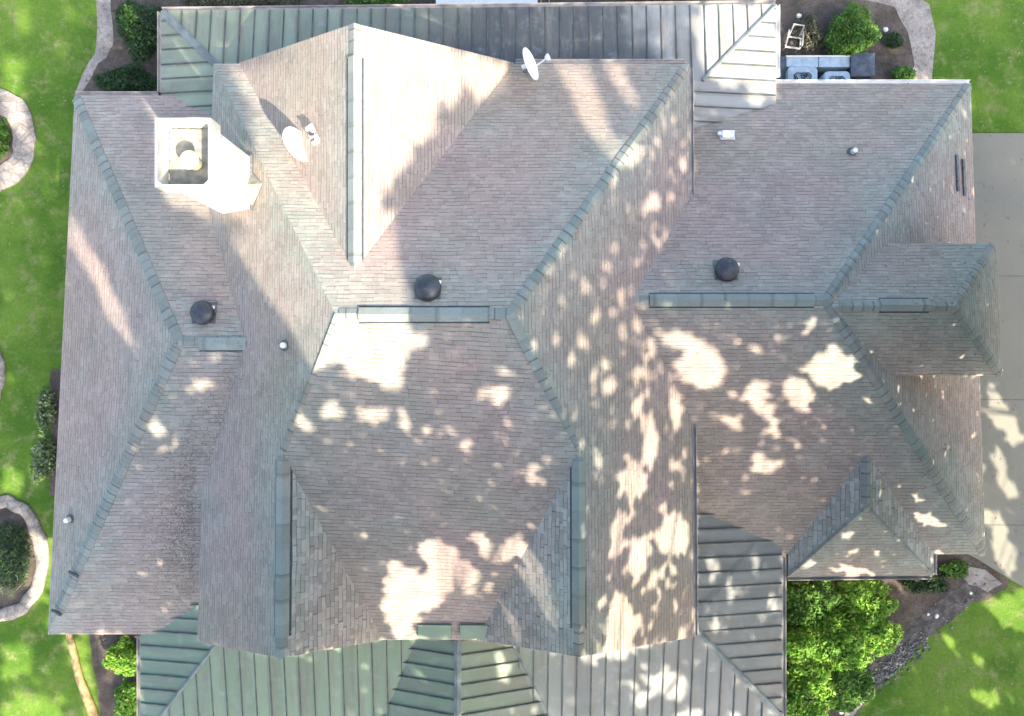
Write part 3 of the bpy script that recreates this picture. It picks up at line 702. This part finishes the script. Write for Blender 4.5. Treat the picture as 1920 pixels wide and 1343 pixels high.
shrub('ornamental_grass', 14, 1040, 52, 80, .7, L_dark, 'clump of grassy leaves inside the large stone ring', 'plant', n=2600, size=.10, flat=.12, seed=44)
shrub('ornamental_grass', 22, 1075, 34, 40, .6, L_pale, 'pale spiky grass in the lower half of the large stone ring', 'plant', n=500, size=.13, flat=.09, seed=45)
shrub('ornamental_grass', -8, 262, 26, 48, .5, L_mid, 'green plants inside the upper stone ring', 'plant', n=1100, size=.06, seed=46)

def ring(px, py, rx, ry, wd, label, seed, m=M_stone):
    mb = MB(); rnd = random.Random(seed); c = P(px, py, .1); rx /= 56.9; ry /= 56.9; wd /= 56.9
    e = empty('stone_edging', (c.x, c.y, 0), label, 'garden edging', 'stone edging rings')
    n = 110; prof = [(-.5, 0), (-.5, .08), (-.38, .13), (-.1, .16), (.2, .15), (.42, .11), (.5, .07), (.5, 0)]
    rg = []
    for k in range(n):
        a = k*2*math.pi/n; w_ = wd*(1+.25*noise.noise(V((math.cos(a)*2, math.sin(a)*2, seed)))); o_ = .07*noise.noise(V((math.cos(a)*4, math.sin(a)*4, seed+3)))
        rg.append([V((c.x+math.cos(a)*(rx+o_-wd/2+q*w_), c.y+math.sin(a)*(ry+o_-wd/2+q*w_), z*(1+.25*noise.noise(V((a*9, q*3, seed)))))) for q, z in prof])
    for k in range(n):
        for j in range(len(prof)-1): mb.face([rg[k][j], rg[(k+1) % n][j], rg[(k+1) % n][j+1], rg[k][j+1]])
    mb.build('curb', m, e, smooth=True)
    mb = MB(); mb.face([V((c.x+math.cos(k*.2513)*(rx-wd), c.y+math.sin(k*.2513)*(ry-wd), .02)) for k in range(25)]); mb.build('soil', M_mulch, e)
ring(-18, 262, 84, 98, 42, 'upper stone edging ring at the left edge of the lawn', 1)
ring(2, 1048, 88, 118, 24, 'large pale stone edging ring around the grass clumps', 2)
ring(-34, 700, 42, 72, 16, 'sliver of a stone edging ring halfway down the left edge', 3)
mb = MB(); pts = [P(x, y, .08) for x, y in ((128, 1180), (138, 1225), (148, 1268), (160, 1300), (172, 1330), (185, 1365), (200, 1420))]
mb.tube(pts, [.11, .12, .13, .15, .155, .16, .16], 10)
tag(mb.build('fallen_log', M_log, smooth=True), 'pale weathered log lying along the bed below the west wing', 'log')

# air conditioners and boxes by the rear corner
def condenser(px, py, w_, label, h=.85):
    c = P(px, py, h); e = empty('air_conditioner', (c.x, c.y, 0), label, 'air conditioner', 'air conditioners beside the house')
    r = w_/2; n = 8
    def rr(s, z, rc=.16):
        o = []
        for cx, cy, a0 in ((s-rc, s-rc, 0), (-s+rc, s-rc, 90), (-s+rc, -s+rc, 180), (s-rc, -s+rc, 270)):
            for k in range(6): a = math.radians(a0+k*18); o.append(V((c.x+cx+rc*math.cos(a), c.y+cy+rc*math.sin(a), z)))
        return o
    mb = MB(); A, B, T = rr(r, .05), rr(r, h-.04), rr(r-.03, h)
    N_ = len(A); circ = [V((c.x+r*.72*math.cos(math.atan2(t.y-c.y, t.x-c.x)), c.y+r*.72*math.sin(math.atan2(t.y-c.y, t.x-c.x)), h+.01)) for t in T]
    cd = [p-V((0, 0, .2)) for p in circ]
    for R0, R1 in ((A, B), (B, T), (T, circ), (circ, cd)):
        for k in range(N_): mb.face([R0[k], R0[(k+1) % N_], R1[(k+1) % N_], R1[k]])
    mb.build('casing', M_ac, e, smooth=True)
    mb = MB(); mb.face([p+V((0, 0, .002)) for p in cd]); mb.build('fan_recess', M_acdark, e)
    mb = MB()
    for k in range(4):
        a = k*math.pi/2+.5; u = V((math.cos(a), math.sin(a), 0)); v = V((-u.y, u.x, 0)); o = V((c.x, c.y, h-.12))
        mb.face([o+u*.08-v*.03, o+u*r*.62-v*.13-V((0, 0, .03)), o+u*r*.66+v*.05+V((0, 0, .02)), o+u*.08+v*.04+V((0, 0, .02))])
    mb.lathe([(.001, .05), (.09, .04), (.1, -.05)], (c.x, c.y, h-.1), 16); mb.build('fan', M_ac, e)
    mb = MB()
    for q in (.25, .45, .65, .84):
        pts = [V((c.x+r*.72*q*math.cos(k*.314), c.y+r*.72*q*math.sin(k*.314), h+.005)) for k in range(21)]; mb.tube(pts, .006, 4, False)
    for k in range(8): a = k*math.pi/4; mb.tube([V((c.x, c.y, h+.012)), V((c.x+r*.72*math.cos(a), c.y+r*.72*math.sin(a), h+.012))], .006, 4)
    mb.build('grille', M_ac, e)
condenser(1505, 153, .98, 'larger pale blue air conditioner with round fan, left one at the eave')
condenser(1570, 158, .86, 'smaller pale blue air conditioner, right one at the eave', .8)
c0, c1 = P(1474, 106, .7), P(1595, 126, .7); e = empty('equipment_casing', ((c0.x+c1.x)/2, (c0.y+c1.y)/2, 0), 'long pale blue metal casing behind the two air conditioners', 'equipment casing')
mb = MB(); cx, cy = (c0.x+c1.x)/2, (c0.y+c1.y)/2
for s_ in (-1, 1): mb.box((cx+s_*(c1.x-c0.x)/4, cy, .36), ((c1.x-c0.x)/2-.01, c0.y-c1.y, .68))
mb.build('casing', M_ac, e, bevel=.03)
mb = MB(); mb.box((cx, c0.y+.0, .715), (c1.x-c0.x+.02, .05, .03)); mb.build('lid_edge', M_white, e)
c0, c1 = P(1596, 99, .8), P(1641, 143, .8); cx, cy = (c0.x+c1.x)/2, (c0.y+c1.y)/2; e = empty('utility_box', (cx, cy, 0), 'dark slate grey square utility box right of the pale casing', 'utility box')
mb = MB(); mb.box((cx, cy, .38), (c1.x-c0.x-.06, c0.y-c1.y-.06, .72)); mb.build('cabinet', M_box, e, bevel=.02)
mb = MB(); hx, hy = (c1.x-c0.x)/2, (c0.y-c1.y)/2; t = V((cx, cy, .86)); q = [V((cx-hx, cy-hy, .78)), V((cx+hx, cy-hy, .78)), V((cx+hx, cy+hy, .78)), V((cx-hx, cy+hy, .78))]
for i in range(4): mb.face([q[i], q[(i+1) % 4], t]); mb.face([q[i], q[(i+1) % 4], q[(i+1) % 4]-V((0, 0, .05)), q[i]-V((0, 0, .05))])
mb.face(q[::-1]); mb.build('lid', M_box, e)
c = P(1467, 133, .6); mb = MB(); mb.box((c.x, c.y, .32), (.24, .85, .6)); mb.box((c.x, c.y, .64), (.28, .9, .04)); tag(mb.build('utility_cabinet', M_box, bevel=.015), 'narrow dark cabinet between the porch eave and the pale casing', 'utility cabinet')

# white chair frame
c = P(1488, 74, .4); e = empty('garden_chair', (c.x, c.y, 0), 'weathered white chair frame without seat on the dark mulch', 'chair', rz=math.radians(-8))
Rz = Matrix.Rotation(math.radians(-8), 3, 'Z')
def bar(mb, a, b, r=.022): mb.tube([V((c.x, c.y, 0))+Rz@V(a), V((c.x, c.y, 0))+Rz@V(b)], r, 6)
for x in (-.22, .22):
    for y in (-.26, .2):
        mb = MB(); bar(mb, (x, y, 0), (x*.98, y, .40)); mb.build('leg', M_pale, e)
mb = MB(); bar(mb, (-.24, -.28, .41), (.24, -.28, .41), .034); bar(mb, (-.22, .06, .41), (.22, .06, .41), .03); bar(mb, (-.24, -.28, .41), (-.19, .2, .41), .03); bar(mb, (.24, -.28, .41), (.22, .2, .41), .03); mb.build('seat_frame', M_pale, e)
mb = MB(); bar(mb, (-.17, .1, .41), (-.16, .32, .82), .028); bar(mb, (.17, .1, .41), (.17, .32, .82), .028); bar(mb, (-.18, .32, .82), (.18, .32, .82), .022); mb.build('back_frame', M_pale, e)
for q in (-1, 1): mb = MB(); bar(mb, (.26*q, -.22, .58), (.23*q, .22, .60), .028); bar(mb, (.26*q, -.22, .41), (.26*q, -.22, .58)); mb.build('armrest', M_pale, e)

def rock(px, py, r, label, m=M_pale, group=None, seed=0):
    rnd = random.Random(seed+px); bm = bmesh.new(); bmesh.ops.create_icosphere(bm, subdivisions=2, radius=r)
    for v_ in bm.verts: v_.co *= 1+.3*noise.noise(v_.co*4/r*.3+V((seed, px, 0))); v_.co.z *= .6
    me = bpy.data.meshes.new('stone'); bm.to_mesh(me); bm.free(); me.materials.append(m)
    for p_ in me.polygons: p_.use_smooth = True
    o = bpy.data.objects.new('stone', me); C.objects.link(o); o.location = P(px, py, r*.4); o.rotation_euler.z = rnd.random()*6
    return tag(o, label, 'stone', group)
G = 'pale stones on the mulch'
rock(1498, 30, .09, 'single white stone on the mulch above the chair frame', M_white, G, 1)
rock(1660, 56, .09, 'white stone chip beside the small dark shrub', M_white, G, 2)
rock(1740, 1152, .05, 'tiny white stone, left of a close pair at the stone bed edge', M_white, G, 3)
rock(1756, 1155, .075, 'round white stone, right of a close pair at the stone bed edge', M_white, G, 4)
rock(1578, 1334, .1, 'bluish white stone at the foot of the front shrubs', M_pale, G, 5)
rock(1820, 1112, .06, 'small pale stone near the driveway corner', M_white, G, 6)
rnd = random.Random(5); mb = MB()
for k in range(420):                       # loose cobbles of the stone bed: nobody could count them
    t_ = rnd.random(); t_ = t_ if rnd.random() < .3 else rnd.uniform(.5, .85); x = 1862-262*t_+rnd.gauss(0, 10); y = 1080+235*t_+rnd.gauss(0, 10); r = rnd.uniform(.015, .055)
    c = P(x, y, .03); n_ = 7; a0 = rnd.random()*6
    top = [c+V((math.cos(a0+i*.9)*r*.6, math.sin(a0+i*.9)*r*.6*rnd.uniform(.7, 1), r*.5)) for i in range(n_)]; bot = [c+V((math.cos(a0+i*.9)*r, math.sin(a0+i*.9)*r, -.02)) for i in range(n_)]
    mb.face(top)
    for i in range(n_): mb.face([bot[i], bot[(i+1) % n_], top[(i+1) % n_], top[i]])
tag(mb.build('cobbles', M_cob), kind='stuff', label='grey cobbles strewn along the diagonal stone bed')

# things peeping out beyond the rear gutter
c0, c1 = P(817, -60, .74), P(1008, 40, .74); cx, cy = (c0.x+c1.x)/2, (c0.y+c1.y)/2; e = empty('patio_table', (cx, cy, 0), 'white rectangular table top beyond the middle of the rear gutter', 'table')
mb = MB(); mb.box((cx, cy, .72), (c1.x-c0.x, c0.y-c1.y, .04)); mb.build('tabletop', M_dish, e, bevel=.01)
for sx in (-1, 1):
    for sy in (-1, 1):
        mb = MB(); mb.box((cx+sx*((c1.x-c0.x)/2-.1), cy+sy*((c0.y-c1.y)/2-.1), .35), (.07, .07, .70)); mb.build('leg', M_pale, e)
for px, r, m, lb in ((800, .17, M_black, 'dark round pot left of the white table'), (1022, .15, M_pale, 'pale round pot right of the white table')):
    c = P(px, 1, .35); e = empty('flower_pot', (c.x, c.y, 0), lb, 'flower pot'); mb = MB(); mb.lathe([(.001, .0), (r*.7, 0), (r, .36), (r*.86, .36), (r*.82, .3)], (c.x, c.y, 0), 20); mb.build('pot', m, e)
    mb = MB(); mb.lathe([(r*.83, .3), (.001, .31)], (c.x, c.y, 0), 20); mb.build('soil', M_mulch, e)

M_litter = leaf_mat('leaf_litter', (.19, .15, .115), (.26, .205, .155), (.32, .26, .19))
bpy.context.view_layer.update(); dg = bpy.context.evaluated_depsgraph_get()
def litter(name, label, n, px_fn, size, seed, m=M_litter):
    rr_ = random.Random(seed); mb = MB()
    for _ in range(n):
        x, y = px_fn(rr_); o, nn = hit(x, y); o = o+nn*.012; a = nn.orthogonal().normalized(); a = Matrix.Rotation(rr_.uniform(0, 6.28), 3, nn) @ a; b = nn.cross(a)
        L = size*rr_.uniform(.5, 1.4); mb.face([o-a*L, o-b*L*.55, o+a*L+nn*.01, o+b*L*.55])
    tag(mb.build(name, m), kind='stuff', label=label)
def valley_fn(rr_):
    y = rr_.triangular(780, 1165, 1020); return 369-abs(rr_.gauss(0, 58))*(.3+.7*(y-780)/370)-rr_.random()*6, y
litter('leaf_litter', 'brown fallen leaves and dirt gathered in the valley beside the west wing', 3000, valley_fn, .015, 1)
def valley2(rr_):
    t_ = rr_.random(); return 455-80*t_+rr_.gauss(0, 16), 640+240*t_+rr_.gauss(0, 14)
litter('leaf_litter', 'thin brown litter along the upper valley of the west wing', 700, valley2, .016, 2)
litter('leaf_litter', 'scattered dead leaves on the roofs', 900, lambda q: (q.uniform(110, 1830), q.uniform(150, 1200)), .022, 3)
litter('leaf_litter', 'scattered dead leaves on the right lawn and driveway', 500, lambda q: (q.uniform(1700, 1920), q.uniform(0, 1343)), .035, 4)
litter('leaf_litter', 'scattered dead leaves on the left lawn', 260, lambda q: (q.uniform(0, 200), q.uniform(0, 1343)), .03, 5)
# ---------------------------------------------------------------- tall trees south and east of the house, out of frame; they shade the roofs
def inpoly(x, y, pl):
    c = False; j = len(pl)-1
    for i in range(len(pl)):
        xi, yi = pl[i]; xj, yj = pl[j]
        if (yi > y) != (yj > y) and x < (xj-xi)*(y-yi)/(yj-yi)+xi: c = not c
        j = i
    return c
LIT = [  # sun reaches these parts (photo pixels)
 [(655,40),(968,112),(950,150),(930,185),(900,192),(886,215),(882,175),(868,150),(858,190),(845,208),(828,192),(812,222),(832,242),(800,265),(775,275),(770,310),(745,330),(738,350),(712,375),(740,398),(760,400),(745,440),(750,490),(778,518),(775,580),(770,640),(765,700),(752,738),(715,735),(700,718),(655,705),(640,682),(585,700),(540,620),(470,520),(420,440),(478,415),(410,424),(303,375),(298,225),(402,225),(402,240),(472,272),(462,200),(425,130),(480,110)],
 [(1030,112),(1105,112),(1135,200),(1165,290),(1148,312),(1098,250),(1058,170)], [(1125,112),(1165,112),(1205,185),(1185,215),(1150,165)],
 [(1165,262),(1195,245),(1205,290),(1180,318),(1158,312)],
 [(1300,5),(1460,5),(1462,160),(1460,178),(1405,205),(1398,160),(1345,168),(1322,140),(1300,95)],
 [(1262,690),(1275,650),(1300,628),(1325,640),(1345,652),(1368,690),(1345,728),(1310,735),(1285,728)],
 [(1390,725),(1425,715),(1450,770),(1445,800),(1405,770)], [(1465,712),(1500,700),(1530,735),(1525,768),(1488,772),(1470,745)],
 [(1500,690),(1560,640),(1590,650),(1612,690),(1620,712),(1560,728),(1525,725)],
 [(725,1052),(752,1046),(772,1065),(800,1082),(778,1020),(820,1003),(862,1030),(892,1062),(935,1100),(905,1122),(850,1110),(838,1130),(800,1150),(788,1165),(775,1205),(735,1195),(712,1150),(715,1090)],
 [(873,1005),(905,998),(935,1022),(958,1000),(988,998),(975,1040),(950,1060),(918,1058)],
 [(985,1010),(1003,1022),(1065,1140),(1078,1205),(1040,1205),(1000,1120),(960,1070)], [(938,1110),(950,1120),(990,1205),(925,1205)],
 [(1140,1225),(1125,1190),(1150,1120),(1165,1110),(1195,1150),(1190,1225)], [(1105,1210),(1180,1215),(1178,1245),(1130,1240)],
 [(116,370),(150,420),(200,510),(235,580),(256,655),(236,655),(200,590),(165,520),(118,440)],
 [(0,100),(50,105),(50,180),(25,250),(0,180)], [(28,20),(55,25),(55,65),(35,60)], [(0,290),(60,320),(20,360),(0,350)],
 [(1850,855),(1872,830),(1915,930),(1890,950)], [(1848,950),(1880,960),(1918,1075),(1890,1092),(1860,1050)], [(1848,700),(1900,760),(1925,830),(1905,850),(1850,790)],
 [(1830,1120),(1930,1095),(1930,1200),(1880,1180)], [(1625,1185),(1690,1160),(1690,1210),(1600,1250)],
 [(180,1185),(265,1185),(265,1300),(200,1290)], [(40,985),(98,1010),(96,1100),(60,1150),(45,1120)], [(120,1200),(165,1200),(190,1343),(160,1343)],
 [(0,1210),(70,1200),(60,1260),(0,1290)], [(10,200),(52,215),(48,262),(14,250)], [(0,860),(40,880),(50,930),(0,940)], [(0,1310),(120,1300),(130,1400),(0,1400)],
 [(280,120),(300,90),(400,205),(400,230),(290,190)],
]
ELL = [(1200,702,30,15,.2),(1143,720,14,20,0),(1116,714,8,20,0),(1215,825,19,52,0),(1188,902,30,42,0),(1265,1000,32,46,0),(1195,1042,20,46,0),(1158,1005,15,50,0),(1262,636,20,22,0),
 (1527,608,8,11,0),(1557,610,8,11,0),(1440,872,32,16,.2),(1400,920,15,7,.4),(1600,1070,46,10,0),(1594,1012,11,9,0),(1600,1032,12,7,0),(1740,975,26,15,.3),(1682,1010,8,8,0),(1760,1035,10,8,0),
 (940,740,20,22,0),(945,700,20,9,0),(795,803,10,9,0),(832,812,26,8,.3),(872,834,22,11,.3),(680,998,16,8,0),(1255,1286,38,28,0),(1200,1312,15,18,0),(1290,1340,30,12,0),(940,1250,12,40,.2),
 (1340,1172,14,14,0),(1335,1065,12,30,.3),(1370,1110,8,26,.3),(1415,1050,9,22,.3),(1448,1130,10,30,0),(290,805,14,17,0),(303,845,11,12,0),(400,672,14,8,0),(385,720,22,12,.3),(425,905,5,24,.5),
 (1780,1205,14,22,.8),(1850,1310,28,22,.8),(1835,1240,14,18,.8),(990,890,14,18,.2),(1030,860,12,10,.2),(1000,650,10,18,.2),(775,640,30,20,0),(1040,780,10,10,.2),(560,780,20,26,.2),(620,770,26,20,.2),
 (700,780,34,20,-.2),(760,790,14,30,.5),(1450,800,16,22,.3),(1380,790,18,14,.4),(1420,655,16,12,.2),(1110,1240,14,12,0),(1130,560,0,0,0),(1265,790,10,30,.2),(1090,640,8,14,.2),(1165,560,8,20,.2),(900,740,8,8,0),
 (250,130,22,30,0),(1545,1200,24,20,0),(1500,1230,18,22,0),(1620,1130,22,16,0),(1560,1130,20,14,0),(1530,1310,22,16,0),(1600,1310,20,14,0),(60,1320,40,20,.5),(25,1340,30,20,0)]
DAP = [  # (polygon, amount of open sky among the leaves, noise stretch)
 ([(950,560),(1290,130),(1295,560),(1290,1215),(1090,1215),(1085,840)], .57, (.030, .013)),
 ([(560,620),(960,590),(1080,800),(1060,900),(900,960),(545,860)], .50, (.026, .03)),
 ([(880,780),(1080,820),(1060,960),(960,1010),(860,940)], .44, (.028, .028)),
 ([(1200,600),(1560,580),(1660,760),(1500,800),(1480,900),(1280,820)], .50, (.022, .026)),
 ([(300,15),(720,15),(640,60),(480,115),(400,125),(300,170)], .62, (.012, .02)),
 ([(1160,15),(1320,15),(1320,120),(1200,120)], .52, (.03, .02)),
 ([(910,1200),(1470,1050),(1470,1400),(700,1400),(800,1220)], .47, (.02, .017)),
 ([(1840,700),(2000,640),(2000,1120),(1850,1060)], .42, (.025, .014)),
 ([(0,1170),(300,1190),(260,1400),(0,1400)], .48, (.02, .018)),
 ([(1460,1080),(1700,1080),(1690,1200),(1560,1400),(1460,1400)], .66, (.02, .02)),
 ([(1650,1150),(2000,1050),(2000,1400),(1600,1400)], .42, (.02, .013)),
 ([(330,650),(470,660),(450,900),(240,860)], .40, (.03, .02)),
 ([(100,330),(330,600),(280,760),(110,700)], .40, (.03, .012)),
 ([(0,0),(180,0),(140,360),(0,400)], .52, (.02, .02)),
 ([(0,350),(110,400),(100,900),(0,960)], .40, (.02, .02)),
 ([(1480,900),(1760,880),(1760,1090),(1460,1090)], .36, (.03, .025)),
 ([(1300,160),(1500,160),(1480,300),(1300,330)], .40, (.02, .03))]
def shade(x, y):
    for pl in LIT:
        if inpoly(x, y, pl): return False
    for cx, cy, rx, ry, sk in ELL:
        if rx:
            dx = x-cx - sk*(y-cy)*.5; dy = y-cy
            if (dx/rx)**2 + (dy/ry)**2 < 1+.5*noise.noise(V((x*.06, y*.06, 4))): return False
    for i_, (pl, amt, (fx, fy)) in enumerate(DAP):
        keep = (.34, .52, .52, .45, .6)[i_] if i_ < 5 else .35
        if inpoly(x, y, pl):
            v = noise.noise(V((x*fx*1.6, y*fy*1.6, 1.7))) + .6*noise.noise(V((x*fx*3.6, y*fy*3.6, 8.1)))
            if v > (.5-amt)*1.9 + .22 + rnd.gauss(0, .09): return rnd.random() < keep
    return rnd.random() > .07
bpy.context.view_layer.update(); dg = bpy.context.evaluated_depsgraph_get()
kx, ky = 960/F, 671.5/F
def outside(p, mg=.5):
    h = HC-p.z
    if h <= 0: return 'S'
    if p.y < -ky*h - mg: return 'S'
    if p.x > kx*h + mg: return 'E'
    return None
TREES = {'S': [(-3, -21), (7, -23), (17, -24)], 'E': [(25, -8), (26, -19)]}
crown = {}
rnd = random.Random(11); STEP = 8.6
yy = -30
while yy < 1375:
    xx = -30
    while xx < 1950:
        x = xx+rnd.uniform(-4.5, 4.5); y = yy+rnd.uniform(-4.5, 4.5)
        if shade(x, y):
            o, nn = hit(x, y)
            if S.ray_cast(dg, o+SUN*.12, SUN, distance=30)[0]: xx += STEP; continue
            vd = cam.location-o; ar = (STEP*vd.z/F)**2*max(.1, nn.dot(SUN))/max(.25, nn.dot(vd.normalized()))
            reps = max(1, int(ar/(.0075 if o.x > 9 and o.y < 7 else .0120)+rnd.random()))
        else: reps = 0
        for rep in range(reps):
            t = 3.0 if o.x > 9 else 5.0; side = None; low = o.x > 9 and o.y < 7
            while t < 45:
                side = outside(o+SUN*t)
                if side and (o+SUN*t).z > (7.0 if low else 9.5): break
                t += .4
            t += (2.0 + rnd.random()*6.5) if not low else rnd.random()*3.0
            p = o+SUN*t + V((rnd.uniform(-1, 1), rnd.uniform(-1, 1), rnd.uniform(-1, 1)))*(.09 if rep else 0)
            side = outside(p)
            if side:
                c_ = min(((p.x-q[0])**2+(p.y-q[1])**2, side, q) for q in TREES[side]); crown.setdefault((c_[1], c_[2]), []).append(p)
        xx += STEP
    yy += STEP
names = {(-3, -21): 'tall leafy tree south of the house, westernmost, shading the roof', (7, -23): 'tall leafy tree south of the house, the middle one', (17, -24): 'tall leafy tree by the front garden, southeast of the house',
         (25, -8): 'tall leafy tree beyond the driveway, nearest the cross wing', (26, -19): 'tall leafy tree beyond the driveway, at its southern end'}
for (side, q), pts in crown.items():
    e = empty('tree', (q[0], q[1], 0), names[q], 'tree', 'tall trees around the house')
    mb = MB()
    for p in pts:
        nrm = (SUN*1.1 + V((rnd.uniform(-1, 1), rnd.uniform(-1, 1), rnd.uniform(-1, 1)))*.8).normalized(); a = nrm.orthogonal().normalized()
        a = Matrix.Rotation(rnd.uniform(0, 6.28), 3, nrm) @ a; b = nrm.cross(a); r = rnd.uniform(.13, .2)
        mb.face([p+(a*math.cos(k*1.2566)+b*math.sin(k*1.2566))*r*rnd.uniform(.7, 1.15) for k in range(5)])
    mb.build('crown', L_tree, e)
    zt = max(p.z for p in pts); cen = sum(pts, V((0, 0, 0)))/len(pts)
    mb = MB(); top = V((q[0]*.7+cen.x*.3, q[1]*.7+cen.y*.3, zt*.72)); mid = V((q[0]+.3, q[1]-.2, zt*.38))
    if outside(top, .3) is None: top = V((q[0], q[1], zt*.7))
    mb.tube([(q[0], q[1], -.1), (q[0]+.05, q[1], 1.2), mid, top], [.55, .42, .33, .12], 12); mb.build('trunk', M_bark, e, smooth=True)
    cells = {}
    for p in pts: cells.setdefault((int(p.x//3.2), int(p.y//3.2), int(p.z//3.6)), []).append(p)
    mb = MB()
    for cl in cells.values():
        if len(cl) < 30: continue
        m_ = sum(cl, V((0, 0, 0)))/len(cl); f_ = min(.95, max(.3, (m_.z-3)/zt)); st = V((q[0], q[1], 0)).lerp(top, f_) if f_ > .5 else V((q[0], q[1], 0)).lerp(mid, f_*2)
        st.z = min(m_.z-1, top.z); mm = st.lerp(m_, .5)+V((0, 0, .5)); 
        if outside(m_, .2) and outside(mm, .2): mb.tube([st, mm, m_], [.06, .035, .012], 5)
    mb.build('branches', M_bark, e)
print('leaves', {k: len(v) for k, v in crown.items()})
